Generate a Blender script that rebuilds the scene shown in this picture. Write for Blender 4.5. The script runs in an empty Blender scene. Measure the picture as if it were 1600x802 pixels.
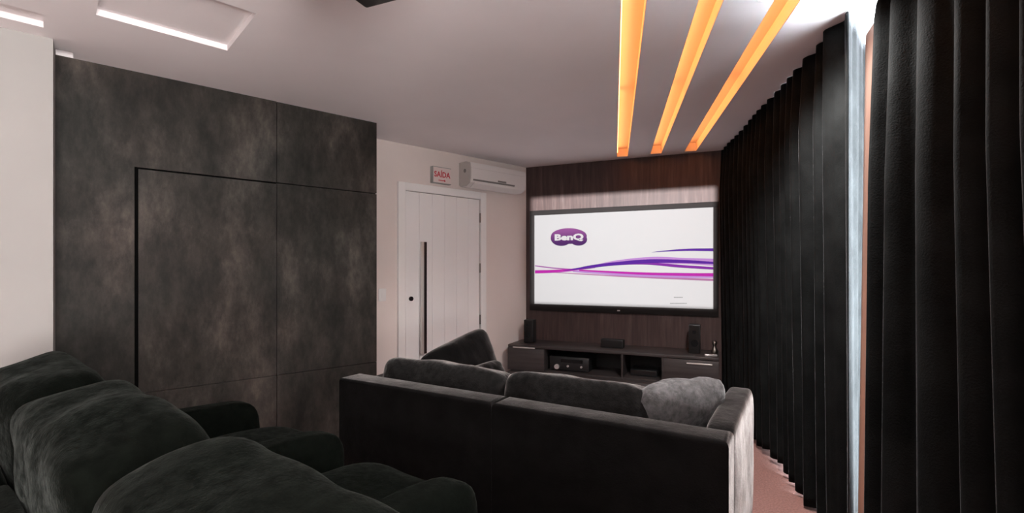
import bpy, bmesh, math, random
from mathutils import Vector, Matrix, noise
random.seed(7)
S = bpy.context.scene
COL = S.collection
# ------------------------------------------------------------------ camera, light, exposure
F, HOR, CZ, CH = 760.0, 421.0, 1.36, 2.56         # focal (px of 1600), horizon row, camera height, ceiling height
cam = bpy.data.cameras.new('camera'); camo = bpy.data.objects.new('camera', cam); COL.objects.link(camo)
camo.location = (0, 0, CZ); camo.rotation_euler = (math.pi/2, 0, 0)
cam.sensor_width = 36; cam.lens = 36*F/1600; cam.shift_y = (HOR-401)/1600; cam.clip_start = .02
S.camera = camo
S.view_settings.view_transform = 'Standard'; S.view_settings.look = 'None'
S.view_settings.gamma = 1; S.view_settings.use_curve_mapping = False
S.view_settings.exposure = 0.0
w = bpy.data.worlds.new('sky'); S.world = w; w.use_nodes = True
w.node_tree.nodes['Background'].inputs[0].default_value = (.72, .86, 1, 1)
w.node_tree.nodes['Background'].inputs[1].default_value = .6
WIN_RIGHT_W, WIN_BACK_W, PROJ_W, LED_STR = 2100, 560, 2760, 6.3
SPOT_W = (250,)

def area(name, loc, direction, sx, sy, power, color):
    l = bpy.data.lights.new(name, 'AREA'); l.shape = 'RECTANGLE'; l.size = sx; l.size_y = sy
    l.energy = power; l.color = color
    o = bpy.data.objects.new(name, l); COL.objects.link(o); o.location = loc
    o.rotation_euler = Vector(direction).to_track_quat('-Z', 'Y').to_euler()
    return o

# ------------------------------------------------------------------ pixel helpers (direction only; depth from planes)
def V2(x, y): return Vector((x, y))
def onz(px, py, z):
    d = (z-CZ)*F/(HOR-py)
    return V2((px-800)/F*d, d)
def ceil(px, py): return onz(px, py, CH)
class Wall:
    def __init__(s, A, B, n=None):
        s.o = A.copy(); s.t = (B-A).normalized()
        s.n = V2(-s.t.y, s.t.x)
        if s.n.dot(-A) < 0: s.n = -s.n
    def s_at(s, px, off=0):
        r = (px-800)/F; o = s.o+s.n*off
        # (o.x+k t.x) = r (o.y + k t.y)
        return (r*o.y-o.x)/(s.t.x-r*s.t.y)
    def p(s, k, off=0): return s.o+s.t*k+s.n*off
    def sz(s, px, py, off=0):
        k = s.s_at(px, off); d = s.p(k, off).y
        return k, CZ+(HOR-py)/F*d
DOORW = Wall(ceil(590, 217), ceil(822, 262))
PANEL = Wall(ceil(90, 86), ceil(589, 192))
FARW = Wall(ceil(822, 262), ceil(1127, 235))
CURT = Wall(ceil(1127, 235), ceil(1325, 15))       # curtain line, t runs towards the camera
if CURT.n.x > 0: CURT.n = -CURT.n                  # into the room

# ------------------------------------------------------------------ materials
MATS = {}
def mat(name, col, rough=.6, metal=0, sheen=0, sheen_tint=(1, 1, 1), sheen_rough=.4, emit=None, estr=0, spec=.5):
    m = bpy.data.materials.new(name); m.use_nodes = True
    b = m.node_tree.nodes['Principled BSDF']
    b.inputs['Base Color'].default_value = (*col, 1); b.inputs['Roughness'].default_value = rough
    b.inputs['Metallic'].default_value = metal; b.inputs['Specular IOR Level'].default_value = spec
    if sheen:
        b.inputs['Sheen Weight'].default_value = sheen; b.inputs['Sheen Roughness'].default_value = sheen_rough
        b.inputs['Sheen Tint'].default_value = (*sheen_tint, 1)
    if emit:
        b.inputs['Emission Color'].default_value = (*emit, 1); b.inputs['Emission Strength'].default_value = estr
    MATS[name] = m
    return m
def nd(m, t, **kw):
    n = m.node_tree.nodes.new(t)
    for k, v in kw.items():
        if k in n.inputs: n.inputs[k].default_value = v
        else: setattr(n, k, v)
    return n
def lk(m, a, b): m.node_tree.links.new(a, b)
def bsdf(m): return m.node_tree.nodes['Principled BSDF']
def noise_node(m, scale, detail=4, rough=.55, stretch=(1, 1, 1), coord='Object'):
    tc = nd(m, 'ShaderNodeTexCoord'); mp = nd(m, 'ShaderNodeMapping'); mp.inputs['Scale'].default_value = stretch
    n = nd(m, 'ShaderNodeTexNoise'); n.inputs['Scale'].default_value = scale
    n.inputs['Detail'].default_value = detail; n.inputs['Roughness'].default_value = rough
    lk(m, tc.outputs[coord], mp.inputs[0]); lk(m, mp.outputs[0], n.inputs['Vector'])
    return n
def ramp(m, src, stops):
    r = nd(m, 'ShaderNodeValToRGB'); e = r.color_ramp.elements
    while len(e) < len(stops): e.new(.5)
    for i, (p, c) in enumerate(stops): e[i].position = p; e[i].color = (*c, 1)
    lk(m, src, r.inputs[0]); return r
def bump(m, src, strength, dist=.01):
    b = nd(m, 'ShaderNodeBump'); b.inputs['Strength'].default_value = strength; b.inputs['Distance'].default_value = dist
    lk(m, src, b.inputs['Height']); lk(m, b.outputs[0], bsdf(m).inputs['Normal'])
def mix(m, a, b, f, mode='MIX'):
    x = nd(m, 'ShaderNodeMix'); x.data_type = 'RGBA'; x.blend_type = mode
    for s, v in ((x.inputs[6], a), (x.inputs[7], b)):
        if isinstance(v, tuple): s.default_value = (*v, 1)
        else: lk(m, v, s)
    if isinstance(f, (int, float)): x.inputs[0].default_value = f
    else: lk(m, f, x.inputs[0])
    return x.outputs[2]

def plaster(name, col, k=.04):
    m = mat(name, col, .85, spec=.2)
    n = noise_node(m, 1.3, 5, coord='Object')
    r = ramp(m, n.outputs[0], [(.3, tuple(c*(1-k) for c in col)), (.7, tuple(min(1, c*(1+k)) for c in col))])
    lk(m, r.outputs[0], bsdf(m).inputs['Base Color'])
    n2 = noise_node(m, 180, 3); bump(m, n2.outputs[0], .05, .002)
    return m
plaster('white_plaster', (.37, .362, .35)); plaster('ceiling_paint', (.90, .855, .865), .03)
plaster('cream_plaster', (.76, .67, .64))
m = mat('concrete', (.08, .078, .075), .6, spec=.18)
a = noise_node(m, 3.0, 8, .68, (1, 1, .5)); b_ = noise_node(m, 13, 10, .75, (1, 1, .45)); c_ = noise_node(m, .8, 3, .5)
r1 = ramp(m, a.outputs[0], [(.3, (.011, .011, .0105)), (.52, (.036, .033, .031)), (.74, (.105, .093, .086))])
r2 = ramp(m, b_.outputs[0], [(.35, (.45, .45, .45)), (.65, (1.25, 1.2, 1.15))])
r3 = ramp(m, c_.outputs[0], [(.35, (.93, 1.02, 1.0)), (.65, (1.08, .97, .92))])
x = mix(m, r1.outputs[0], r2.outputs[0], .75, 'MULTIPLY'); x = mix(m, x, r3.outputs[0], .9, 'MULTIPLY')
lk(m, x, bsdf(m).inputs['Base Color']); bump(m, b_.outputs[0], .12, .004)
m = mat('wood_wall', (.16, .11, .1), .55, spec=.3)
a = noise_node(m, 3.2, 8, .65, (6, 6, .5)); b_ = noise_node(m, 40, 4, .6, (1, 1, .05))
r1 = ramp(m, a.outputs[0], [(.3, (.046, .028, .026)), (.55, (.072, .046, .044)), (.75, (.112, .08, .076))])
r2 = ramp(m, b_.outputs[0], [(.35, (.7, .7, .7)), (.65, (1.15, 1.12, 1.1))])
lk(m, mix(m, r1.outputs[0], r2.outputs[0], .7, 'MULTIPLY'), bsdf(m).inputs['Base Color']); bump(m, b_.outputs[0], .08, .002)
m = mat('cabinet_wood', (.06, .05, .05), .42, spec=.4)
a = noise_node(m, 5, 6, .6, (.3, 1, 6))
r1 = ramp(m, a.outputs[0], [(.3, (.026, .021, .021)), (.7, (.056, .047, .046))]); lk(m, r1.outputs[0], bsdf(m).inputs['Base Color'])
def velvet(name, col, sheen, tint=(.9, .9, .9), vs=9.0, srough=.35, lowf=.7):
    m = mat(name, col, .9, sheen=sheen, sheen_tint=tint, sheen_rough=srough, spec=.03)
    n = noise_node(m, vs, 6, .65); n2 = noise_node(m, 160, 3, .6)
    k = ramp(m, n.outputs[0], [(.36, tuple(c*.7 for c in col)), (.66, tuple(c*1.35 for c in col))])
    lk(m, k.outputs[0], bsdf(m).inputs['Base Color'])
    s = nd(m, 'ShaderNodeMapRange'); s.inputs[1].default_value = .35; s.inputs[2].default_value = .65
    s.inputs[3].default_value = sheen*lowf; s.inputs[4].default_value = sheen*(1.9-lowf)
    lk(m, n.outputs[0], s.inputs[0]); lk(m, s.outputs[0], bsdf(m).inputs['Sheen Weight'])
    ad = nd(m, 'ShaderNodeMath'); ad.operation = 'MULTIPLY_ADD'; ad.inputs[1].default_value = .35
    lk(m, n2.outputs[0], ad.inputs[0]); lk(m, n.outputs[0], ad.inputs[2])
    bump(m, ad.outputs[0], .35, .012)
    return m
velvet('sofa_velvet', (.004, .0036, .0036), .6, (.97, .93, .92), 9, .3)
velvet('cushion_velvet', (.008, .0075, .0074), .75, (.97, .94, .92), 30, .35, .5)  # lighter copy of the sofa velvet, colour raised so cushion tops look lit
velvet('recliner_velvet', (.0024, .0032, .0024), .042, (.92, 1, .93), 28, .3, .35)
velvet('pillow_velvet', (.09, .088, .09), .35, (.95, .97, 1), 34, .35, .45)
velvet('curtain_velvet', (.0075, .008, .008), .13, (.92, .95, 1), 5, .2)
m = mat('curtain_lining', (.14, .085, .065), .8)
tl = nd(m, 'ShaderNodeBsdfTranslucent'); tl.inputs[0].default_value = (.14, .085, .065, 1); ms = nd(m, 'ShaderNodeMixShader')
lk(m, bsdf(m).outputs[0], ms.inputs[1]); lk(m, tl.outputs[0], ms.inputs[2]); lk(m, ms.outputs[0], m.node_tree.nodes['Material Output'].inputs[0])
m = mat('carpet', (.2, .1, .085), .9, sheen=.1); n = noise_node(m, 90, 5, .7)
r = ramp(m, n.outputs[0], [(.35, (.20, .095, .08)), (.65, (.35, .185, .16))]); lk(m, r.outputs[0], bsdf(m).inputs['Base Color']); bump(m, n.outputs[0], .5, .01)
mat('door_white', (.88, .86, .86), .4); mat('frame_white', (.88, .86, .85), .45); mat('groove_grey', (.3, .27, .26), .7)
mat('shadow_black', (.004, .004, .004), 1, spec=0); mat('steel', (.70, .68, .66), .45, .6); mat('dark_metal', (.03, .022, .025), .35, .6); mat('brass_grey', (.25, .22, .2), .35, 1)
mat('black_plastic', (.012, .012, .013), .4); mat('black_gloss', (.01, .01, .011), .18); mat('screen_border', (.013, .011, .011), .8, spec=.2)
mat('ac_white', (.72, .68, .67), .35); mat('ac_grey', (.2, .19, .18), .5); mat('ac_side', (.5, .47, .45), .5)
mat('sign_white', (.75, .62, .60), .4); mat('sign_red', (.55, .03, .05), .5); mat('sign_grey', (.3, .3, .29), .5)
mat('switch_white', (.78, .76, .75), .35)
mat('screen_fabric', (.195, .195, .198), .95, spec=.05)
mat('led_amber', (1, .6, .25), .5, emit=(1, .40, .15), estr=LED_STR)
mat('channel_paint', (.92, .74, .52), .8)
mat('lamp_white', (1, 1, 1), .5, emit=(1, .97, .92), estr=12)
mat('knob_silver', (.75, .72, .72), .3, .6)
mat('glass_cup', (.6, .6, .6), .15, .2)
m = mat('window_glass', (1, 1, 1), .02)
nt = m.node_tree; gl = nd(m, 'ShaderNodeBsdfGlossy'); gl.inputs['Roughness'].default_value = .02
tr = nd(m, 'ShaderNodeBsdfTransparent'); ms = nd(m, 'ShaderNodeMixShader'); ms.inputs[0].default_value = .06
lk(m, tr.outputs[0], ms.inputs[1]); lk(m, gl.outputs[0], ms.inputs[2]); lk(m, ms.outputs[0], nt.nodes['Material Output'].inputs[0])
def ink(name, c): mat('ink_'+name, tuple(v*.5 for v in c), .95, spec=.05)
ink('violet', (.055, .012, .17)); ink('purple', (.12, .018, .19)); ink('magenta', (.26, .015, .21)); ink('lilac', (.27, .14, .34)); ink('rose', (.24, .10, .2)); ink('grey', (.17, .17, .17))
ink('plum', (.075, .016, .10)); ink('mauve', (.2, .06, .21))

# ------------------------------------------------------------------ mesh helpers
def link(name, bm, material, parent=None, smooth=False, mods=None):
    me = bpy.data.meshes.new(name)
    bmesh.ops.recalc_face_normals(bm, faces=bm.faces)
    bm.to_mesh(me); bm.free()
    me.materials.append(MATS[material])
    if smooth:
        me.polygons.foreach_set('use_smooth', [True]*len(me.polygons))
    o = bpy.data.objects.new(name, me); COL.objects.link(o)
    if parent: o.parent = parent
    return o
def smooth_angle(o, ang=40):
    o.data.polygons.foreach_set('use_smooth', [True]*len(o.data.polygons))
    o.data.set_sharp_from_angle(angle=math.radians(ang))
def thing(name, label, cat, loc=(0, 0, 0), rz=0, group=None):
    o = bpy.data.objects.new(name, None); COL.objects.link(o); o.empty_display_size = .1
    o.location = loc; o.rotation_euler = (0, 0, rz); tag(o, label, cat, group); return o
def tag(o, label, cat, group=None):
    o['label'] = label; o['category'] = cat
    if group: o['group'] = group
    return o
def struct(o, label=None):
    o['kind'] = 'structure'
    if label: o['label'] = label
    return o
def box(bm, x0, x1, y0, y1, z0, z1, bev=0, seg=2, M=None):
    t = bmesh.new(); bmesh.ops.create_cube(t, size=1)
    for v in t.verts: v.co = Vector(((x0+x1)/2+v.co.x*(x1-x0), (y0+y1)/2+v.co.y*(y1-y0), (z0+z1)/2+v.co.z*(z1-z0)))
    if bev: bmesh.ops.bevel(t, geom=t.edges[:], offset=bev, segments=seg, profile=.5, affect='EDGES')
    if M: t.transform(M)
    me = bpy.data.meshes.new('tmp'); t.to_mesh(me); t.free(); bm.from_mesh(me); bpy.data.meshes.remove(me)
    return bm
def boxo(name, material, parent, dims, bev=0, seg=2, M=None):
    bm = bmesh.new(); box(bm, *dims, bev=bev, seg=seg, M=M); o = link(name, bm, material, parent)
    if bev: smooth_angle(o)
    return o
def cyl(bm, r, h, M, n=20, r2=None):
    bmesh.ops.create_cone(bm, cap_ends=True, segments=n, radius1=r, radius2=r if r2 is None else r2, depth=h, matrix=M)
def cylo(name, material, parent, r, h, M, n=20, r2=None):
    bm = bmesh.new(); cyl(bm, r, h, M, n, r2); o = link(name, bm, material, parent); smooth_angle(o); return o
def T(x, y, z): return Matrix.Translation((x, y, z))
def R(a, ax): return Matrix.Rotation(math.radians(a), 4, ax)
def puff(sx, sy, sz, p=6, cuts=13, amp=.006, freq=6, seed=0, M=None, crown=(0, 0, 0), bm=None):
    """rounded, slightly uneven upholstered block"""
    t = bmesh.new(); bmesh.ops.create_cube(t, size=2)
    bmesh.ops.subdivide_edges(t, edges=t.edges[:], cuts=cuts, use_grid_fill=True)
    for v in t.verts:
        c = v.co
        q = (abs(c.x)**p+abs(c.y)**p+abs(c.z)**p)**(1/p)
        c = c/q
        f = Vector((1+crown[0]*(1-c.y*c.y)*(1-c.z*c.z), 1+crown[1]*(1-c.x*c.x)*(1-c.z*c.z), 1+crown[2]*(1-c.x*c.x)*(1-c.y*c.y)))
        c = Vector((c.x*f.x*sx/2, c.y*f.y*sy/2, c.z*f.z*sz/2))
        n = noise.noise_vector(c*freq+Vector((seed*3.1, seed*1.7, seed)))
        v.co = c+n*amp
    if M: t.transform(M)
    if bm is None: return t
    me = bpy.data.meshes.new('tmp'); t.to_mesh(me); t.free(); bm.from_mesh(me); bpy.data.meshes.remove(me)
def pillow(wd, ht, th, n=22, seed=0, M=None, amp=.012):
    """throw pillow in XZ plane, thickness in Y, pulled corners"""
    bm = bmesh.new(); grid = {}
    for sgn in (1, -1):
        for i in range(n+1):
            for j in range(n+1):
                u = -1+2*i/n; v = -1+2*j/n
                edge = i in (0, n) or j in (0, n)
                if edge and sgn == -1: grid[sgn, i, j] = grid[1, i, j]; continue
                e = max(0, (1-abs(u)**2.6))*max(0, (1-abs(v)**2.6))
                y = sgn*th/2*e**.55
                pin = 1-.02*(1-abs(v)**2)*abs(u)**3-.13*abs(u*v)**4; pin2 = 1-.02*(1-abs(u)**2)*abs(v)**3-.13*abs(u*v)**4
                c = Vector((u*wd/2*pin, y, v*ht/2*pin2))
                k = noise.noise(Vector((u*2.2+seed, v*2.2, sgn*3+seed)))
                k2 = noise.noise(Vector((u*6+seed, v*3, sgn*5+seed)))
                if not edge: c.y += sgn*(k*amp*2+k2*amp*.6)*e**.3
                grid[sgn, i, j] = bm.verts.new(c)
        for i in range(n):
            for j in range(n):
                q = [grid[sgn, i, j], grid[sgn, i+1, j], grid[sgn, i+1, j+1], grid[sgn, i, j+1]]
                bm.faces.new(q if sgn == 1 else q[::-1])
    if M: bm.transform(M)
    return bm
def frame2(P, t, n, z=0):
    """matrix with x along t, y along n (2D vectors)"""
    return Matrix(((t.x, n.x, 0, P.x), (t.y, n.y, 0, P.y), (0, 0, 1, z), (0, 0, 0, 1)))
def rot_of(t): return math.atan2(t.y, t.x)
def text_mesh(txt, size, bold=0.0):
    c = bpy.data.curves.new('lettering', 'FONT'); c.body = txt; c.size = size; c.align_x = 'CENTER'; c.align_y = 'CENTER'
    c.offset = bold; c.extrude = .0006; c.resolution_u = 3
    o = bpy.data.objects.new('tmp_text', c); COL.objects.link(o)
    bpy.context.view_layer.update()
    me = bpy.data.meshes.new_from_object(o.evaluated_get(bpy.context.evaluated_depsgraph_get()))
    bm = bmesh.new(); bm.from_mesh(me); bpy.data.objects.remove(o); bpy.data.curves.remove(c); bpy.data.meshes.remove(me)
    return bm

# ------------------------------------------------------------------ room shell
BACKY, LEFTX = -2.7, -4.3
boxo('floor', 'carpet', None, (LEFTX-.2, 4.2, BACKY-.2, 7.6, -.1, 0)); struct(bpy.data.objects['floor'], 'reddish brown carpeted floor')

# --- ceiling with real openings
def rect_pts(P, t, n, s0, s1, o0, o1): return [P+t*s0+n*o0, P+t*s1+n*o0, P+t*s1+n*o1, P+t*s0+n*o1]
SU = -CURT.t                                     # strip direction, away from the camera
SN = V2(SU.y, -SU.x)                             # to the right
strips = []
for (lx, ly, rx, ry) in ((964, 245, 981, 244), (1016, 240.5, 1033.5, 239), (1069, 236.5, 1088, 235)):
    A = ceil(lx, ly+.6); B = ceil(rx, ry+.6)
    wd = abs((B-A).dot(SN)); strips.append((A-SU*.01, wd))
holes = []
for A, wd in strips: holes.append(rect_pts(A, -SU, SN, 0, 5.2, 0, wd))
hA, hB, hC = ceil(150, 23), ceil(355, 79), ceil(414, 26)
ht = (hB-hA).normalized(); hn = V2(ht.y, -ht.x)
hlen = (hB-hA).length; hw = abs((hC-hB).dot(hn)); HATCH = (hA, ht, hn, hlen, hw)
holes.append(rect_pts(hA, ht, hn, 0, hlen, 0, hw))
vR = ceil(68, 43); VENT = (vR, -ht, hn, .62, .17)
holes.append(rect_pts(vR, -ht, hn, 0, .62, 0, .17))
# white wall plane (parallel to the clad wall, standing proud of it)
WEDGE = ceil(83, 61)
WHITE_OFF = (WEDGE-PANEL.o).dot(PANEL.n); WHITE_S = (WEDGE-PANEL.o).dot(PANEL.t)
NOTCH = rect_pts(PANEL.o, PANEL.t, PANEL.n, WHITE_S+.002, WHITE_S+.075, .003, .10)
holes.append(NOTCH)
SPOTS = [ceil(1199, -6)]
for SPOT in SPOTS: holes.append([SPOT+V2(math.cos(a)*.042, math.sin(a)*.042) for a in [k*math.pi/8 for k in range(16)]])
bm = bmesh.new()
def loop(bm, pts, z):
    vs = [bm.verts.new((p.x, p.y, z)) for p in pts]
    return [bm.edges.new((vs[i], vs[(i+1) % len(vs)])) for i in range(len(vs))]
E = loop(bm, [V2(LEFTX-.2, BACKY-.2), V2(4.2, BACKY-.2), V2(4.2, 7.6), V2(LEFTX-.2, 7.6)], CH)
for h in holes: E += loop(bm, h, CH)
bmesh.ops.triangle_fill(bm, use_beauty=True, use_dissolve=False, edges=E)
ceil_o = link('ceiling', bm, 'ceiling_paint'); struct(ceil_o, 'grey painted ceiling with recesses and light slots')
boxo('ceiling_slab', 'ceiling_paint', ceil_o, (LEFTX-.2, 4.2, BACKY-.2, 7.6, CH+.16, CH+.3))
def recess(name, P, t, n, L, Wd, depth, material='ceiling_paint', parent=None):
    bm = bmesh.new(); pts = rect_pts(P, t, n, 0, L, 0, Wd)
    lo = [bm.verts.new((p.x, p.y, CH)) for p in pts]; hi = [bm.verts.new((p.x, p.y, CH+depth)) for p in pts]
    for i in range(4): bm.faces.new((lo[i], lo[(i+1) % 4], hi[(i+1) % 4], hi[i]))
    bm.faces.new(hi)
    return link(name, bm, material, parent)
recess('ceiling_recess', *HATCH, .03, parent=ceil_o)
recess('vent_recess', *VENT, .03, parent=ceil_o)
recess('corner_recess', NOTCH[0], PANEL.t, PANEL.n,   .073, .097, .04, parent=ceil_o)

# --- walls
def wall_strip(name, W, s0, s1, off_back, off_front, z0, z1, material, parent=None):
    bm = bmesh.new(); box(bm, s0, s1, off_back, off_front, z0, z1, M=frame2(W.o, W.t, W.n))
    return link(name, bm, material, parent)
cornerL = (FARW.o-DOORW.o).dot(DOORW.t)
doorL, doorTL = DOORW.sz(620, 284); doorR = DOORW.s_at(757)
wl = wall_strip('wall_left', DOORW, -1.2, cornerL+.15, -.15, 0, 0, CH, 'cream_plaster')
struct(wl, 'pale plaster wall with the white door')
wf = wall_strip('wall_far', FARW, -.3, 2.9, -.15, 0, 0, CH, 'wood_wall'); struct(wf, 'dark brown wood panelled wall behind the screen')
# concrete clad block
panR = (ceil(589, 192)-PANEL.o).dot(PANEL.t)
depth_back = (DOORW.p(0)-PANEL.o).dot(PANEL.n)
wc = wall_strip('wall_left_cladding', PANEL, WHITE_S-.9, panR-.004, depth_back-.02, -.02, 0, CH, 'shadow_black')
struct(wc, 'dark concrete clad wall with hidden door panels')
def panel(s0, s1, z0, z1, g=.002):
    o = wall_strip('concrete_panel', PANEL, s0+g, s1-g, -.0195, 0, z0+g, z1-g, 'concrete', wc); return o
s_a = PANEL.s_at(213); s_b = PANEL.s_at(432.5)
zt = .5*(PANEL.sz(213, 265)[1]+PANEL.sz(589, 300)[1]); zb = PANEL.sz(213, 616)[1]
bm = bmesh.new(); g = .002
x_l, x_a, x_b = WHITE_S-.85, s_a-.009, s_b-g
cp = [(x_l, 0), (x_a, 0), (x_b, 0), (x_b, zb-g), (x_a, zb-g), (x_a, zt+g), (x_b, zt+g), (x_b, CH), (x_a, CH), (x_l, CH)]
fa = [bm.verts.new((k, 0, z)) for k, z in cp]; fb = [bm.verts.new((k, -.0195, z)) for k, z in cp]
for fs in (fa, fb):
    for q in ((0, 1, 4, 5, 8, 9), (1, 2, 3, 4), (5, 6, 7, 8)): bm.faces.new([fs[k] for k in q])
for i in range(10): bm.faces.new((fa[i], fa[(i+1) % 10], fb[(i+1) % 10], fb[i]))
bm.transform(frame2(PANEL.o, PANEL.t, PANEL.n)); link('concrete_panel', bm, 'concrete', wc)
panel(s_b, panR, zt, CH)
panel(s_a+.009, s_b, zb, zt-.008, .0015); panel(s_b, panR, zb, zt-.003)
panel(s_b, panR, 0, zb)
for k0, k1, z0, z1 in ((s_a-.0088, s_a+.0103, zb, zt+.001), (s_a+.0103, s_b-.002, zt-.0094, zt+.0018)):
    wall_strip('shadow_strip', PANEL, k0, k1, -.0195, -.006, z0, z1, 'shadow_black', wc)
# near white wall, then the unseen rest of the room
ww = wall_strip('wall_left_near', PANEL, WHITE_S-2.1, WHITE_S, .004, WHITE_OFF, 0, CH, 'white_plaster'); struct(ww, 'white wall at the left edge')
p_end = PANEL.p(WHITE_S-2.1, WHITE_OFF)
struct(boxo('wall_left_rear', 'white_plaster', None, (LEFTX-.15, max(LEFTX, p_end.x), BACKY, p_end.y+.3, 0, CH)), 'white side wall')
# window wall on the right: glazing behind the curtains, a second window behind the camera
RW = .46                                          # window wall stands this far behind the curtain line
Mr = frame2(CURT.p(0, -RW), CURT.t, CURT.n)
WINS = ((2.35, 5.0, .08, 2.46, 3, 'window_1'), (5.75, 7.5, .45, 2.42, 2, 'window_2'))
bm = bmesh.new(); edge = -.5
for a0, a1, z0, z1, nm, wn in WINS:
    box(bm, edge, a0, -.15, 0, 0, CH, M=Mr); box(bm, a0, a1, -.15, 0, 0, z0, M=Mr); box(bm, a0, a1, -.15, 0, z1, CH, M=Mr); edge = a1
box(bm, edge, 8.2, -.15, 0, 0, CH, M=Mr)
struct(link('wall_right', bm, 'white_plaster'), 'white window wall behind the curtains')
for a0, a1, z0, z1, nm, wn in WINS:
    e = bpy.data.objects.new(wn, None); COL.objects.link(e); struct(e)
    e.matrix_world = Mr @ T((a0+a1)/2, -.09, z0)
    wd = a1-a0; h = z1-z0; f = .05
    for d in ((-wd/2, -wd/2+f, 0, h), (wd/2-f, wd/2, 0, h), (-wd/2+f, wd/2-f, 0, f), (-wd/2+f, wd/2-f, h-f, h)):
        boxo('window_frame', 'frame_white', e, (d[0], d[1], -.03, .03, d[2], d[3]), .004)
    for k in range(1, nm): x = -wd/2+wd*k/nm; boxo('mullion', 'frame_white', e, (x-.025, x+.025, -.025, .025, f, h-f), .004)
    for k in range(nm): boxo('pane', 'window_glass', e, (-wd/2+wd*k/nm+.02, -wd/2+wd*(k+1)/nm-.02, -.003, .003, f, h-f))
    P = CURT.p((a0+a1)/2, -RW-.3)
    area('daylight_'+wn, (P.x, P.y, (z0+z1)/2), (CURT.n.x, CURT.n.y, 0 if nm == 3 else .9), a1-a0, z1-z0, WIN_RIGHT_W if nm == 3 else WIN_BACK_W, (.82, .92, 1) if nm == 3 else (1, .95, .92))
struct(boxo('wall_back', 'white_plaster', None, (LEFTX-.2, 4.2, BACKY-.15, BACKY, 0, CH)), 'white rear wall')

# --- door
d1 = bpy.data.objects.new('door_1', None); COL.objects.link(d1); struct(d1, 'white door with long vertical pull handle')
d1.matrix_world = frame2(DOORW.p(doorL), DOORW.t, DOORW.n)
dw = doorR-doorL; dh = doorTL; fw = .075
boxo('door_frame', 'frame_white', d1, (0, fw, .001, .035, 0, dh), .004)
boxo('door_frame', 'frame_white', d1, (dw-fw, dw, .001, .035, 0, dh), .004)
boxo('door_frame', 'frame_white', d1, (fw, dw-fw, .001, .035, dh-fw, dh), .004)
boxo('door_gap', 'groove_grey', d1, (fw, dw-fw, .0005, .004, 0, dh-fw))
lw = dw-2*fw-.022; nb = 6
for k in range(nb):
    x0 = fw+.004+lw*k/nb
    boxo('door_board', 'door_white', d1, (x0+.0012, x0+lw/nb-.0012, .004, .028, .012, dh-fw-.008), .0015, 1)
def door_s(px): return DOORW.s_at(px, .03)-doorL
hx = door_s(657); hz1 = DOORW.sz(657, 378, .07)[1]; hz0 = DOORW.sz(660, 553, .07)[1]
pull = boxo('pull_handle', 'steel', d1, (hx-.018, hx+.012, .055, .08, hz0, hz1), .003)
boxo('handle_inlay', 'dark_metal', pull, (hx+.0125, hx+.040, .052, .083, hz0, hz1), .002)
for z in (hz0+.12, hz1-.12): cylo('handle_standoff', 'steel', pull, .009, .04, T(hx+.005, .042, z) @ R(90, 'X'), 12)
lx = door_s(642); lz = DOORW.sz(642, 467, .03)[1]
cylo('lock', 'dark_metal', d1, .022, .014, T(lx, .035, lz) @ R(90, 'X'), 20)
for py in (340, 419, 500):
    z = DOORW.sz(743, py, .03)[1]
    cylo('hinge', 'brass_grey', d1, .009, .1, T(dw-fw-.009, .032, z), 12)
# light switch
ks, kz = DOORW.sz(597, 461)
o = thing('light_switch', 'small white light switch plate beside the door', 'light switch', tuple(DOORW.p(ks).to_3d()+Vector((0, 0, kz))), rot_of(DOORW.t))
flip = 1 if V2(-DOORW.t.y, DOORW.t.x).dot(DOORW.n) > 0 else -1
def yb(a, b): return (a, b) if flip > 0 else (-b, -a)
boxo('cover_plate', 'switch_white', o, (-.037, .037, *yb(.0005, .009), -.058, .058), .003)
boxo('rocker', 'switch_white', o, (-.012, .012, *yb(.008, .013), -.022, .022), .002)

# --- air conditioner on the door wall
ACD = .2
a0 = DOORW.s_at(735, ACD); a1 = DOORW.s_at(822, ACD)
zt_ac = DOORW.sz(735, 250, ACD)[1]; zb_ac = DOORW.sz(735, 289, ACD)[1]
L = a1-a0; H = zt_ac-zb_ac
print('AC', L, H, 'door', dw, dh, 'panel depth', depth_back, 'white off', WHITE_OFF, 'far len', (ceil(1127, 235)-FARW.o).length)
ac = thing('air_conditioner', 'white split air conditioner mounted high above the door', 'air conditioner', tuple(DOORW.p(a0).to_3d()+Vector((0, 0, zb_ac))), rot_of(DOORW.t))
bm = bmesh.new()                                   # profile extruded along x
prof = [(.002, .02), (.002, H), (ACD*.62, H), (ACD*.93, H*.93), (ACD, H*.72), (ACD, H*.30), (ACD*.93, H*.13), (ACD*.62, .0), (.03, 0)]
def extrude_profile(bm, prof, x0, x1, sg=flip):
    A = [bm.verts.new((x0, sg*y, z)) for y, z in prof]; B = [bm.verts.new((x1, sg*y, z)) for y, z in prof]
    n = len(prof); bm.faces.new(A); bm.faces.new(B[::-1])
    for i in range(n): bm.faces.new((A[i], B[i], B[(i+1) % n], A[(i+1) % n]))
extrude_profile(bm, prof, .012, L-.012); o = link('body', bm, 'ac_white', ac); smooth_angle(o, 35)
for x0, x1 in ((0, .012), (L-.012, L)):
    bm = bmesh.new(); extrude_profile(bm, [(y*.985+.002, z*.985+.002) for y, z in prof], x0, x1); o = link('side_cap', bm, 'ac_side' if x0 == 0 else 'ac_white', ac)
cylo('pivot_cap', 'ac_grey', ac, .02, .006, T(-.002, flip*ACD*.55, H*.62) @ R(90, 'Y'), 20)
M = Matrix.Rotation(-flip*math.radians(0), 4, 'X')
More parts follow.
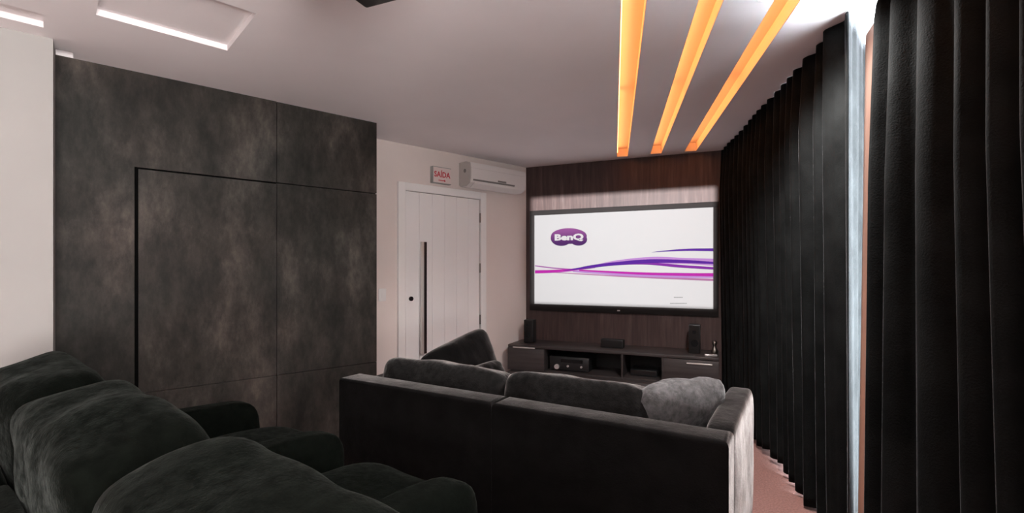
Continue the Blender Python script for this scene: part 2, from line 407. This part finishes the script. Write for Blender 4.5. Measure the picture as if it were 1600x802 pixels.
bm = bmesh.new(); extrude_profile(bm, [(ACD*.66, -.006), (ACD*.97, H*.12), (ACD*1.03, H*.17), (ACD*1.03, H*.15), (ACD*.99, H*.09), (ACD*.68, -.014)], .05, L-.05)
link('louver', bm, 'ac_white', ac)
bm = bmesh.new(); extrude_profile(bm, [(ACD*.97, H*.20), (ACD*1.004, H*.24), (ACD*1.004, H*.265), (ACD*.97, H*.25)], .04, L*.78); link('outlet_slot', bm, 'ac_grey', ac)
boxo('badge', 'ac_grey', ac, (L*.47, L*.62, *yb(ACD-.002, ACD+.003), H*.28, H*.35), .001)
for k in range(2):
    z = H*(.62+.1*k); boxo('panel_line', 'ac_side', ac, (.02, L-.02, *yb(ACD-.003, ACD+.0012), z*1.0+.02, z+.022)) if k == 0 else None

# --- exit sign
e0, ez0 = DOORW.sz(672, 286); e1 = DOORW.s_at(701); ez1 = DOORW.sz(672, 260)[1]
sg = thing('exit_sign', 'small lit box exit sign with red lettering above the door', 'sign', tuple(DOORW.p(e0).to_3d()+Vector((0, 0, ez0))), rot_of(DOORW.t))
sw, sh = e1-e0, ez1-ez0
boxo('housing', 'sign_grey', sg, (0, sw, *yb(.001, .045), 0, sh), .004)
boxo('face_plate', 'sign_white', sg, (.008, sw-.004, *yb(.0455, .049), .006, sh-.008), .001)
bm = text_mesh('SA\u00cdDA', sh*.46, .002)
bm.transform(T(sw/2, flip*.0495, sh*.52) @ R(90, 'X') @ (Matrix.Identity(4) if flip < 0 else Matrix.Scale(-1, 4, (1, 0, 0))))
co = [v.co.x for v in bm.verts]; k = (sw*.86)/(max(co)-min(co))
bm.transform(T(sw/2, 0, 0) @ Matrix.Scale(k, 4, (1, 0, 0)) @ T(-sw/2, 0, 0))
link('lettering', bm, 'sign_red', sg)
bm = bmesh.new(); zz = sh*.18
pts = [(sw*.3, zz-.004), (sw*.6, zz-.004), (sw*.6, zz-.012), (sw*.7, zz), (sw*.6, zz+.012), (sw*.6, zz+.004), (sw*.3, zz+.004)]
bm.faces.new([bm.verts.new((x, flip*.0497, z)) for x, z in pts]); link('arrow', bm, 'sign_red', sg)

# ------------------------------------------------------------------ ceiling light strips
for i, (A, wd) in enumerate(strips):
    lab = ['amber light slot in the ceiling, leftmost of the three, nearest the room middle', 'amber light slot in the ceiling, middle one of three', 'amber light slot in the ceiling nearest the curtains'][i]
    st = thing('ceiling_light_strip', lab, 'ceiling light', (A.x, A.y, CH), 0, 'amber light slots in the ceiling')
    bm = bmesh.new(); e = .0015; D = .085
    pts = rect_pts(V2(0, 0), -SU, SN, e, 5.2-e, e, wd-e)
    lo = [bm.verts.new((p.x, p.y, .0005)) for p in pts]; hi = [bm.verts.new((p.x, p.y, D)) for p in pts]
    for k in range(4): bm.faces.new((lo[k], lo[(k+1) % 4], hi[(k+1) % 4], hi[k]))
    bm.faces.new(hi); link('channel', bm, 'channel_paint', st)
    # LED ribbons fixed high on the left inner side, in runs
    for s0, s1 in ((.07, 1.75), (1.80, 3.4), (3.45, 5.0)):
        bm = bmesh.new(); M = frame2(V2(0, 0), -SU, SN); box(bm, s0, s1, e+.001, e+.006, D*.30, D*.78, M=M); link('led_ribbon', bm, 'led_amber', st)
SPL = ['small round recessed ceiling spotlight, lit, beside the light slots']
for q, SPOT in enumerate(SPOTS):
    o = thing('ceiling_spotlight', SPL[q], 'spotlight', (SPOT.x, SPOT.y, CH))
    bm = bmesh.new(); cyl(bm, .0415, .05, T(0, 0, .026), 24); 
    bmesh.ops.delete(bm, geom=[f for f in bm.faces if f.normal.z < -.9], context='FACES'); link('can', bm, 'frame_white', o)
    cylo('lamp', 'lamp_white', o, .03, .01, T(0, 0, .02), 20)
    l = bpy.data.lights.new('spotlight_beam', 'SPOT'); l.energy = SPOT_W[q]; l.spot_size = math.radians(150); l.spot_blend = .6; l.shadow_soft_size = .03; l.color = (1, .97, .95)
    lo = bpy.data.objects.new('spotlight_beam', l); COL.objects.link(lo); lo.location = (SPOT.x, SPOT.y, CH-.012)
    bm = bmesh.new()
    for k in range(32):
        a = k*math.pi/16; b = (k+1)*math.pi/16
        q = [bm.verts.new((math.cos(t)*r, math.sin(t)*r, z)) for t, r, z in ((a, .038, -.003), (b, .038, -.003), (b, .052, -.001), (a, .052, -.001))]
        bm.faces.new(q)
    link('trim_ring', bm, 'frame_white', o)

# ------------------------------------------------------------------ projection screen on the far wall
def fw(px, py, off=0): return FARW.sz(px, py, off)
k_tl, z_tl = fw(828, 311); k_tr, z_tr = fw(1118, 292); k_bl, z_bl = fw(833, 478); k_br, z_br = fw(1118, 480)
print('beam', k_tl, z_tl, k_tr, z_tr, k_bl, z_bl, k_br, z_br)
B0, B1, BZ0, BZ1 = (k_tl+k_bl)/2, (k_tr+k_br)/2, (z_bl+z_br)/2, (z_tl+z_tr)/2     # lit rectangle
s0, zz0 = fw(836, 337); s1, zz1 = fw(1114.5, 324.5)
S0, S1, SZ0, SZ1 = s0, s1, BZ0+.002, (zz0+zz1)/2                                   # white fabric
ps = thing('projection_screen', 'wall mounted projection screen with black border showing a purple wave image', 'screen', tuple(FARW.p(S0).to_3d()+Vector((0, 0, SZ0))), rot_of(FARW.t))
fl2 = 1 if V2(-FARW.t.y, FARW.t.x).dot(FARW.n) > 0 else -1
def yf(a, b): return (a, b) if fl2 > 0 else (-b, -a)
SW, SH = S1-S0, SZ1-SZ0
boxo('screen_fabric', 'screen_fabric', ps, (-.01, SW+.01, *yf(.001, .020), -.01, SH+.01))
bd = .055
boxo('border', 'screen_border', ps, (-bd, SW+bd*.9, *yf(.001, .03), -bd-.02, -.0), .003)
boxo('border', 'screen_border', ps, (-bd, SW+bd*.9, *yf(.001, .03), SH, SH+bd), .003)
boxo('border', 'screen_border', ps, (-bd, 0, *yf(.001, .03), 0, SH), .003)
boxo('border', 'screen_border', ps, (SW, SW+bd*.9, *yf(.001, .03), 0, SH), .003)
boxo('badge', 'steel', ps, (SW*.50, SW*.515, *yf(.030, .032), -.052, -.04))
yd = fl2*.0212
# image content, positions as fraction of the white field (u right, v up)
def uv_of(px, py):
    k, z = FARW.sz(px, py, .02); return (k-S0)/SW, (z-SZ0)/SH
def ribbon(name, pts, material, layer):
    """pts: (px, py_centre, half thickness px)"""
    bm = bmesh.new(); top = []; bot = []
    N = 40
    def cr(p0, p1, p2, p3, t): return .5*((2*p1)+(-p0+p2)*t+(2*p0-5*p1+4*p2-p3)*t*t+(-p0+3*p1-3*p2+p3)*t**3)
    n = len(pts)
    for i in range(n-1):
        for j in range(N//(n-1)+(1 if i == n-2 else 0)):
            t = j/(N//(n-1)); q = [pts[max(0, i-1)], pts[i], pts[i+1], pts[min(n-1, i+2)]]
            x, y, h = [cr(q[0][k], q[1][k], q[2][k], q[3][k], t) for k in range(3)]; h = max(h, .05)
            u, v = uv_of(x, y-h); u2, v2 = uv_of(x, y+h)
            u = min(max(u, 0), 1)
            top.append(bm.verts.new((u*SW, yd+fl2*.0004*layer, v*SH))); bot.append(bm.verts.new((u*SW, yd+fl2*.0004*layer, v2*SH)))
    for i in range(len(top)-1): bm.faces.new((top[i], top[i+1], bot[i+1], bot[i]))
    return link('projected_wave', bm, material, ps)
ribbon('w', [(836, 415.5, .8), (870, 419.5, .9), (905, 421, .6), (930, 418.5, .6)], 'ink_mauve', 1)
ribbon('w', [(836, 425, 2.6), (880, 423.5, 2.2), (920, 418, 2.2), (965, 410, 3.2), (1020, 407, 5.5), (1070, 408, 4.8), (1114.5, 410, 5.5)], 'ink_lilac', 1)
ribbon('w', [(836, 425, 2.3), (865, 424, 2.2), (895, 421.5, 1.6), (930, 416.5, .6)], 'ink_magenta', 2)
ribbon('w', [(880, 423, .2), (900, 420.5, 1.2), (925, 416.5, 2.2), (965, 412, 2.6), (1010, 408.5, 3.0), (1060, 408.5, 2.6), (1114.5, 411, 1.8)], 'ink_violet', 3)
ribbon('w', [(905, 420, .5), (960, 414, 1), (1010, 412, 1.8), (1060, 416, 2.2), (1114.5, 419.5, 2)], 'ink_purple', 2)
ribbon('w', [(905, 422.5, 1), (950, 425, 1.5), (1000, 427.5, 1.9), (1060, 429, 2.2), (1114.5, 429.5, 2.6)], 'ink_magenta', 3)
ribbon('w', [(895, 424, 1.2), (950, 427, 2.6), (1000, 429.5, 3.6), (1060, 430.5, 4), (1114.5, 431, 3.6)], 'ink_lilac', 1)
ribbon('w', [(865, 426, .4), (920, 429, .8), (980, 432.5, .9), (1040, 435, 1.2), (1114.5, 437.5, 1.8)], 'ink_rose', 2)
ribbon('w', [(1018, 394.5, .1), (1040, 392.5, .9), (1075, 390.5, 1.7), (1114.5, 390.5, 2.3)], 'ink_violet', 2)
# logo badge
def blob(cx, cy, rx, ry, layer, material, name):
    bm = bmesh.new(); vs = []
    for k in range(40):
        a = 2*math.pi*k/40; u, v = uv_of(cx+rx*math.cos(a), cy-ry*math.sin(a)); vs.append(bm.verts.new((u*SW, yd+fl2*.0004*layer, v*SH)))
    bm.faces.new(vs); return link(name, bm, material, ps)
bm = bmesh.new()                                    # outline: big oval, small oval bulging at lower right
vs = []
for k in range(64):
    a = 2*math.pi*k/64; r = None
    best = 0
    for (cx, cy, rx, ry) in ((889, 369, 28, 12.3), (877, 372.5, 16.5, 12), (904, 374.5, 13.5, 9.5)):
        # ray from logo centre
        ox, oy = 889-cx, 371-cy; dx, dy = math.cos(a), math.sin(a)
        A_ = (dx/rx)**2+(dy/ry)**2; B_ = 2*(ox*dx/rx**2+oy*dy/ry**2); C_ = (ox/rx)**2+(oy/ry)**2-1
        D_ = B_*B_-4*A_*C_
        if D_ > 0: best = max(best, (-B_+math.sqrt(D_))/(2*A_))
    u, v = uv_of(889+dx*best, 371+dy*best); vs.append(bm.verts.new((u*SW, yd+fl2*.0004, v*SH)))
bm.faces.new(vs)
lg = link('projected_logo', bm, 'ink_plum', ps)
m = MATS['ink_plum']; tc = nd(m, 'ShaderNodeTexCoord'); sx = nd(m, 'ShaderNodeSeparateXYZ'); lk(m, tc.outputs['Generated'], sx.inputs[0])
r = ramp(m, sx.outputs[2], [(.2, (.022, .007, .036)), (.95, (.085, .026, .085))]); lk(m, r.outputs[0], bsdf(m).inputs['Base Color'])
u0, v0 = uv_of(889, 371.5); u1, _ = uv_of(866, 371.5); u2, _ = uv_of(911, 371.5); _, va = uv_of(889, 365.5); _, vb = uv_of(889, 377.5)
bm = text_mesh('BenQ', .12, .006)
X = [v.co.x for v in bm.verts]; Y = [v.co.y for v in bm.verts]
kx = (u2-u1)*SW/(max(X)-min(X)); ky = (va-vb)*SH/(max(Y)-min(Y))
cx, cy = (max(X)+min(X))/2, (max(Y)+min(Y))/2
for v in bm.verts: v.co = Vector(((u0*SW)+(v.co.x-cx)*kx*(1 if fl2 < 0 else 1), yd+fl2*.0012+v.co.z*.3*fl2, v0*SH+(v.co.y-cy)*ky))
link('projected_lettering', bm, 'screen_fabric', lg)
random.seed(3)
for (xa, xb, y) in ((1053, 1067, 465), (1047, 1073, 474.5)):
    x = xa; bm = bmesh.new()
    while x < xb:
        l = random.uniform(1.2, 2.4); u, v = uv_of(x, y-.9); uu, vv = uv_of(min(x+l, xb), y+.6)
        bm.faces.new([bm.verts.new((a*SW, yd+fl2*.0004, b*SH)) for a, b in ((u, v), (uu, v), (uu, vv), (u, vv))]); x += l+.7
    link('projected_fine_print', bm, 'ink_grey', ps)['kind'] = 'stuff'

# ------------------------------------------------------------------ projector hanging from the ceiling
pd = 1.55
PX, PZ = (572-800)/F*pd, CZ+(HOR-16)/F*pd
pw, pl, ph = .33, .26, .115
ft, fn = FARW.t, FARW.n                              # front faces -n (towards the far wall)
pr = thing('ceiling_projector', 'black projector hanging from the ceiling at the top edge', 'projector', (PX, pd, PZ), rot_of(ft))
Minv = pr.matrix_basis.copy() if False else (Matrix.Translation((PX, pd, PZ)) @ Matrix.Rotation(rot_of(ft), 4, 'Z')).inverted()
# local: x along the screen, y towards the screen, body occupies y in [-pl,0], z in [0,ph]
lamp_l = Vector((pw*.5, -.05, ph*.5))
corners = []
for (k, z) in ((B0, BZ0), (B1, BZ0), (B1, BZ1), (B0, BZ1)):
    p = FARW.p(k); q = Minv @ Vector((p.x, p.y, z)); f = (0-lamp_l.y)/(q.y-lamp_l.y); corners.append(lamp_l+(q-lamp_l)*f)
bm = bmesh.new(); box(bm, 0, pw, -pl, 0, 0, ph, .014, 4)
bm.faces.ensure_lookup_table()
front = max(bm.faces, key=lambda f: f.calc_center_median().y+f.calc_area()*.001)
ret = bmesh.ops.inset_region(bm, faces=[front], thickness=.004)
vs = list(front.verts)
for v in vs:
    v.co = corners[{(0, 0): 0, (1, 0): 1, (1, 1): 2, (0, 1): 3}[(int(v.co.x > pw/2), int(v.co.z > ph/2))]]
bmesh.ops.delete(bm, geom=[front], context='FACES')
body = link('body', bm, 'black_plastic', pr); smooth_angle(body, 35)
bm = bmesh.new()
for k in range(28):
    a, b = 2*math.pi*k/28, 2*math.pi*(k+1)/28
    def rp(t, r, y): return bm.verts.new((lamp_l.x+math.cos(t)*r, y, lamp_l.z+math.sin(t)*r))
    bm.faces.new((rp(a, .034, .0), rp(b, .034, 0), rp(b, .034, .010), rp(a, .034, .010)))
    bm.faces.new((rp(a, .034, .010), rp(b, .034, .010), rp(b, .042, .010), rp(a, .042, .010)))
    bm.faces.new((rp(a, .042, .010), rp(b, .042, .010), rp(b, .042, 0), rp(a, .042, 0)))
link('lens_ring', bm, 'black_gloss', pr)
cylo('mount_pole', 'dark_metal', pr, .02, CH-PZ-ph-.004, T(pw/2, -pl*.55, (CH-PZ+ph)/2), 16)
boxo('ceiling_plate', 'dark_metal', pr, (pw/2-.07, pw/2+.07, -pl*.55-.07, -pl*.55+.07, CH-PZ-.012, CH-PZ-.001), .003)
boxo('mount_bracket', 'dark_metal', pr, (pw/2-.09, pw/2+.09, -pl*.55-.06, -pl*.55+.06, ph, ph+.012), .002)
l = bpy.data.lights.new('projector_lamp', 'SPOT'); l.energy = PROJ_W; l.spot_size = math.radians(70); l.spot_blend = .1; l.shadow_soft_size = .0004; l.color = (1, .985, .98)
lo = bpy.data.objects.new('projector_lamp', l); COL.objects.link(lo)
lw_ = Minv.inverted() @ lamp_l; tgt = FARW.p((B0+B1)/2).to_3d()+Vector((0, 0, (BZ0+BZ1)/2))
lo.location = lw_; lo.rotation_euler = (tgt-lw_).to_track_quat('-Z', 'Y').to_euler()

# ------------------------------------------------------------------ TV cabinet
CD = .45; ctop = .55
c0 = FARW.s_at(794, CD); c1 = 2.4
while min((FARW.p(c1, q)-CURT.o).dot(CURT.n) for q in (0, CD+.09)) < .018: c1 -= .005
ctop = FARW.sz(794, 538, CD)[1]
print('cabinet top', ctop, 'c0', c0)
cab = thing('media_cabinet', 'long low dark wood media cabinet below the projection screen', 'cabinet', tuple(FARW.p(c0, .004).to_3d()), rot_of(FARW.t))
def Y(a, b): return yf(a, b)
def cx_(px): return FARW.s_at(px, CD)-c0
CL = c1-c0; pz = FARW.sz(850, 586, CD+.1)[1]
boxo('top_board', 'cabinet_wood', cab, (0, CL, *Y(0, CD), ctop-.028, ctop), .002)
boxo('plinth', 'cabinet_wood', cab, (.03, CL-.02, *Y(0, CD+.09), 0.0, pz), .003)
zf0, zf1 = pz, ctop-.028
xs = [0, cx_(851), cx_(972), cx_(1037), CL]
for x in (0, xs[1]-.018, xs[2]-.009, xs[3]-.018, CL-.018): boxo('side_panel', 'cabinet_wood', cab, (x, x+.018, *Y(0, CD-.002), zf0, zf1))
boxo('back_panel', 'black_plastic', cab, (.018, CL-.018, *Y(0, .008), zf0, zf1))
boxo('shelf_board', 'cabinet_wood', cab, (xs[1], xs[2]-.009, *Y(.01, CD-.01), zf0, zf0+.02))
boxo('shelf_board', 'cabinet_wood', cab, (xs[2]+.009, xs[3]-.018, *Y(.01, CD-.01), zf0, zf0+.02))
dr = boxo('drawer_front', 'cabinet_wood', cab, (.003, xs[1]-.002, *Y(CD-.002, CD+.016), zf0+.004, zf1-.004), .002)
x0, hz = cx_(803), FARW.sz(820, 543.5, CD+.02)[1]; boxo('bar_handle', 'steel', dr, (x0, cx_(837), *Y(CD+.017, CD+.032), hz-.006, hz+.006), .003)
dr = boxo('drawer_front', 'cabinet_wood', cab, (xs[3]+.002, CL-.003, *Y(CD-.002, CD+.016), zf0+.004, zf1-.004), .002)
x0, hz = cx_(1073), FARW.sz(1092, 556.5, CD+.02)[1]; hz = min(hz, zf1-.035); boxo('bar_handle', 'steel', dr, (x0, cx_(1113), *Y(CD+.017, CD+.032), hz-.006, hz+.006), .003)
# devices in and on the cabinet
def at_far(k, off, z): p = FARW.p(k, off); return (p.x, p.y, z)
rc = thing('av_receiver', 'black amplifier with silver knobs inside the open cabinet niche', 'amplifier', at_far(c0+xs[1]+.03, .05, zf0+.021), rot_of(FARW.t))
rw = .43; rh = min(.15, zf1-zf0-.05)
boxo('body', 'black_plastic', rc, (0, rw, *Y(0, CD-.12), .008, rh), .004)
for x in (.03, rw-.03):
    for y in (.04, CD-.17): cylo('foot', 'black_plastic', rc, .014, .009, T(x, fl2*y, .0045), 12)
kx_, kz_ = [(FARW.s_at(p, CD-.06)-(c0+xs[1]+.03)) for p in (870, 887, 908)], FARW.sz(870, 573, CD-.06)[1]-(zf0+.021)
kz_ = min(max(kz_, .04), rh-.035)
cylo('volume_knob', 'knob_silver', rc, .026, .022, T(max(.035, kx_[0]), fl2*(CD-.11), kz_) @ R(90, 'X'), 28)
for q in (1, 2): cylo('knob', 'knob_silver', rc, .011, .014, T(kx_[q], fl2*(CD-.114), kz_+.012) @ R(90, 'X'), 18)
boxo('display_window', 'black_gloss', rc, (rw*.3, rw*.85, *Y(CD-.121, CD-.118), rh*.6, rh*.85))
bx_ = thing('set_top_box', 'black box in the narrow cabinet niche', 'set-top box', at_far(c0+xs[2]+.06, .08, zf0+.021), rot_of(FARW.t))
nw = xs[3]-xs[2]-.14
boxo('body', 'black_plastic', bx_, (0, nw, *Y(0, .24), .004, .06), .003); boxo('front_panel', 'black_gloss', bx_, (.004, nw-.004, *Y(.24, .244), .008, .056))
for x in (.03, nw-.03):
    for y in (.03, .21): cylo('foot', 'black_plastic', bx_, .009, .005, T(x, fl2*y, .0025), 10)
def speaker(px0, px1, py, lab):
    off = .28; k0, k1 = FARW.s_at(px0, off), FARW.s_at(px1, off); h = FARW.sz(px0, py, off)[1]-ctop; wdt = k1-k0
    t = thing('speaker', lab, 'speaker', at_far(k0, off-.12, ctop+.0005), rot_of(FARW.t), 'bookshelf speakers on the cabinet')
    boxo('cabinet_body', 'black_plastic', t, (0, wdt, *Y(0, .11), 0, h), .004)
    g = boxo('grille', 'screen_border', t, (.006, wdt-.006, *Y(.11, .116), .006, h-.006), .003)
    cylo('woofer', 'black_gloss', g, wdt*.33, .004, T(wdt/2, fl2*.1165, h*.36) @ R(90, 'X'), 24)
    cylo('tweeter', 'black_gloss', g, wdt*.17, .004, T(wdt/2, fl2*.1165, h*.75) @ R(90, 'X'), 20)
speaker(818, 832, 500, 'small black speaker on the cabinet end beside the door wall')
speaker(1076, 1094, 508, 'small black speaker on the cabinet end beside the curtains')
k0, k1 = FARW.s_at(938, .28), FARW.s_at(973, .28); h = .085
t = thing('center_speaker', 'wide low black center speaker on the middle of the cabinet', 'speaker', at_far(k0, .16, ctop+.0005), rot_of(FARW.t))
boxo('cabinet_body', 'black_plastic', t, (0, k1-k0, *Y(0, .11), 0, h), .004); boxo('grille', 'screen_border', t, (.006, k1-k0-.006, *Y(.11, .116), .006, h-.006), .003)
k0 = min(FARW.s_at(1110, .40), c1-.13); t = thing('remote_control', 'small pale remote lying on the cabinet top near the curtains', 'remote', at_far(k0, .36, ctop+.0005), rot_of(FARW.t)+.2)
boxo('body', 'knob_silver', t, (0, .11, *Y(0, .04), 0, .018), .005); 
for q in range(4): boxo('button', 'black_plastic', t, (.02+q*.02, .03+q*.02, *Y(.014, .026), .0178, .020))
k0 = min(FARW.s_at(1121, .25), c1-.04); t = thing('small_vase', 'small glossy figurine-like vase on the cabinet end by the curtains', 'vase', at_far(k0, .25, ctop+.0005))
bm = bmesh.new(); prf = [(.0, 0), (.022, 0), (.03, .02), (.024, .05), (.012, .075), (.016, .09), (.024, .105), (.02, .125), (0, .135)]
for i in range(len(prf)-1):
    for k in range(20):
        a, b = 2*math.pi*k/20, 2*math.pi*(k+1)/20
        q = [(prf[i][0], a, prf[i][1]), (prf[i][0], b, prf[i][1]), (prf[i+1][0], b, prf[i+1][1]), (prf[i+1][0], a, prf[i+1][1])]
        q = [Vector((r_*math.cos(t_), r_*math.sin(t_), z_)) for r_, t_, z_ in q]
        u = []; [u.append(p_) for p_ in q if all((p_-w_).length > 1e-6 for w_ in u)]
        if len(u) > 2: bm.faces.new([bm.verts.new(p_) for p_ in u])
bmesh.ops.remove_doubles(bm, verts=bm.verts, dist=1e-5); link('body', bm, 'brass_grey', t, True)

# ------------------------------------------------------------------ front sofa (seen from behind)
Lp, Rp = onz(530, 590, .75), onz(1134, 691, .75)
su = (Rp-Lp).normalized(); sv = V2(-su.y, su.x)
SL = (Rp-Lp).length+.01; SD = 1.07
print('sofa length', SL, Lp, Rp)
so = thing('sofa', 'long black velvet sofa seen from behind, facing the projection screen', 'sofa', (Lp.x, Lp.y, 0), rot_of(su))
AW = .125
def pf(name, material, parent, c, size, **kw):
    o = link(name, puff(*size, M=T(*c), **kw), material, parent, True); return o
mid = (FARW and 0)
# seam position in local u at px 768
r = (768-800)/F; umid = (r*Lp.y-Lp.x)/(su.x-r*su.y)
for u0, u1, sd in ((0, umid-.0015, 1), (umid+.0015, SL, 2)):
    bm = bmesh.new(); box(bm, u0, u1, 0, .15, .05, .75)
    bmesh.ops.bevel(bm, geom=[e for e in bm.edges if min(v.co.z for v in e.verts) > .7], offset=.022, segments=4, profile=.5, affect='EDGES')
    smooth_angle(link('back_panel', bm, 'sofa_velvet', so), 35)
pf('arm', 'sofa_velvet', so, (AW/2, SD/2+.075, .385), (AW, SD-.15, .67), p=9, cuts=15, amp=.004, freq=5, seed=3)
pf('arm', 'sofa_velvet', so, (SL-AW/2+.005, SD/2+.06, .395), (AW, SD-.12, .69), p=8, cuts=15, amp=.004, freq=5, seed=4)
boxo('base', 'sofa_velvet', so, (AW, SL-AW, .14, SD-.06, .06, .28), .01)
for x in (.12, SL-.12):
    for y in (.08, SD-.12): cylo('foot', 'black_plastic', so, .025, .06, T(x, y, .03), 14, .02)
inner = SL-2*AW
for k in range(2):
    pf('seat_cushion', 'sofa_velvet', so, (AW+inner*(k+.5)/2, .15+(SD-.17)/2, .36), (inner/2-.004, SD-.17, .19), p=7, cuts=13, amp=.006, freq=5, seed=5+k, crown=(0, 0, .15))
def bc(u0, u1, z0, z1, v, th, seed, tilt=-14):
    M = T((u0+u1)/2, v, (z0+z1)/2) @ R(tilt, 'X')
    return link('back_cushion', puff(u1-u0, th, z1-z0, p=8, cuts=21, amp=.012, freq=6, seed=seed, M=M, crown=(0, .18, .03)), 'cushion_velvet', so, True)
bc(AW-.03, .94, .42, .83, .285, .2, 8)
bc(.945, SL-AW-.22, .42, .835, .285, .2, 9)
def at_sofa(u, v, z): p = Lp+su*u+sv*v; return (p.x, p.y, z)
def throw(u, v, z, wd, ht_, th, M, seed, lab, material='sofa_velvet'):
    o = link('throw_pillow', pillow(wd, ht_, th, seed=seed), material, None, True)
    o.matrix_world = T(*at_sofa(u, v, z)) @ Matrix.Rotation(rot_of(su), 4, 'Z') @ M
    return tag(o, lab, 'pillow', 'throw pillows on the sofa')
throw(.24, .84, .68, .84, .42, .16, R(-90, 'Z') @ R(16, 'X') @ R(9, 'Y'), 2, 'large black pillow leaning on the sofa arm nearest the door')
throw(.42, .86, .60, .52, .26, .12, R(-88, 'Z') @ R(26, 'X'), 5, 'smaller black pillow in front of the large one at the door end of the sofa')
throw(SL-.30, .47, .655, .52, .46, .22, R(58, 'Z') @ R(26, 'X') @ R(2, 'Y'), 11, 'grey plush pillow leaning on the sofa arm nearest the curtains', 'pillow_velvet')

# ------------------------------------------------------------------ recliner sofa (foreground)
ru = V2(.79, -.613).normalized(); rn = V2(-ru.y, ru.x)
RO = onz(413, 622, .62)
rs = thing('recliner_sofa', 'dark green-black velvet recliner row with puffy back cushions in the foreground', 'sofa', (RO.x, RO.y, 0), rot_of(ru))
PIT, AWR = .84, .17
for k in range(4):
    x = k*PIT-AWR/2
    pf('arm', 'recliner_velvet', rs, (x, -.44, .335), (AWR, .88, .57), p=5.5, cuts=15, amp=.008, freq=5, seed=20+k, crown=(.1, 0, .0))
for k in range(3):
    x0, x1 = k*PIT, (k+1)*PIT-AWR
    boxo('base', 'recliner_velvet', rs, (x0+.004, x1-.004, -.85, 0.0, .07, .30), .01)
    pf('seat_cushion', 'recliner_velvet', rs, ((x0+x1)/2, -.36, .385), (x1-x0-.006, .94, .20), p=4.5, cuts=15, amp=.012, freq=5, seed=30+k, crown=(0, 0, .25))
    M = T(k*PIT+PIT/2-AWR/2, -.93, .69) @ R(12, 'X')
    o = link('back_cushion', puff(PIT-.004, .30, .62, p=5.5, cuts=23, amp=.018, freq=6, seed=40+k, M=M, crown=(0, .15, .05)), 'recliner_velvet', rs, True)
    M = T(k*PIT+PIT/2-AWR/2, -1.10, .44) @ R(12, 'X')
    o = link('back_frame', puff(PIT-.03, .10, .62, p=9, cuts=11, amp=.003, freq=4, seed=50+k, M=M), 'recliner_velvet', rs, True)
for k in range(4):
    for y in (-.78, -.08): cylo('foot', 'black_plastic', rs, .025, .07, T(k*PIT-AWR/2, y, .035), 14, .02)

# ------------------------------------------------------------------ curtains
def curtain(path_fn, s_list, zt, zb_fn, name, lab, material='curtain_velvet', nz=44, parent=None):
    bm = bmesh.new(); rows = []
    for j in range(nz+1):
        f = j/nz; row = []
        for s in s_list:
            zb = zb_fn(s); z = zt+(zb-zt)*f
            p = path_fn(s, f); row.append(bm.verts.new((p.x, p.y, z)))
        rows.append(row)
    for j in range(nz):
        for i in range(len(s_list)-1): bm.faces.new((rows[j][i], rows[j][i+1], rows[j+1][i+1], rows[j+1][i]))
    o = link(name, bm, material, parent, True)
    md = o.modifiers.new('thickness', 'SOLIDIFY'); md.thickness = .004; md.offset = 0
    if lab: tag(o, lab, 'curtain', 'dark velvet curtains')
    return o
far_end = (ceil(1325, 15)-CURT.o).length
ret_end = ceil(1353, 76); ret_dir = (ret_end-CURT.p(far_end)); ret_len = ret_dir.length; ret_dir.normalize()
FADE = .42
def ph(s): return s*2*math.pi/.135+1.1*math.sin(s*4.1)+.9*math.sin(s*9.7+1)
def far_path(s, f):
    if s <= far_end:
        d = far_end-s; amp = .045*(1+.25*math.sin(s*6.3))*min(1, max(0, d-.03)/FADE)*(.45+.55*min(1, f*6))
        w = math.sin(ph(s)+.25*math.sin(f*3+s*5)); w = math.copysign(abs(w)**.8, w)
        off = amp*w-.02*min(1, d/.2)
        big = .05*math.exp(-((d-.19)/.045)**2)-.02*math.exp(-((d-.09)/.04)**2)          # one soft wide fold before the end
        return CURT.p(s+.008*math.sin(f*4+s*11), off+big-.035*f*(1 if d > .3 else d/.3))
    d = s-far_end
    P = CURT.p(far_end, 0)+ret_dir*d
    q = V2(-ret_dir.y, ret_dir.x)
    return P+q*(.012*math.sin(d*22+f*2)+.006*math.sin(d*61))*min(1, d*8)*(.4+.6*f)
n1 = int(far_end/.0075)
sl = [far_end*i/n1 for i in range(n1+1)]+[far_end+ret_len*i/50 for i in range(1, 51)]
far_c = curtain(far_path, sl, CH-.004, lambda s: .035+.02*math.sin(s*5)+.012*math.sin(s*23), 'curtain', 'long dark velvet curtain beside the screen, its near edge turned back into daylight')
# near curtain
near_s = (CURT.s_at(1366)); 
def near_path(s, f):
    d = s-near_s
    amp = .06*(1+.3*math.sin(s*5+1))*min(1, d/.05+.2)*(.6+.4*min(1, f*3))
    w = math.sin(d*2*math.pi/.15+1.3*math.sin(d*8.5)+.5*f*math.sin(d*9+1)); w = math.copysign(abs(w)**.85, w)
    pull = .16*max(0, 1-f/.05)*max(0, 1-d/.35)  # unseen top corner drawn back, shaped to let daylight spill onto the ceiling
    return CURT.p(s+pull+f*.28*(min(d, .8)-.28), -.02+amp*w)
n2 = int(2.55/.0085)
nl = [near_s+2.55*i/n2 for i in range(n2+1)]
near_c = curtain(near_path, nl, CH-.004, lambda s: .03+.012*math.sin(s*7), 'curtain', 'dark velvet curtain hanging closest to the camera along the window wall')
def lin_path(s, f):
    f = .05+.95*f; base = near_path(near_s, f)+CURT.n*-.008; far = CURT.p(CURT.s_at(1354, -.07)-.08*f, -.07); return base+(far-base)*s
curtain(lin_path, [i/6 for i in range(7)], CH-.13, lambda s: .04, 'lining_edge', None, 'curtain_lining', parent=near_c)  # lining cut short at the unseen top to keep that daylight gap open
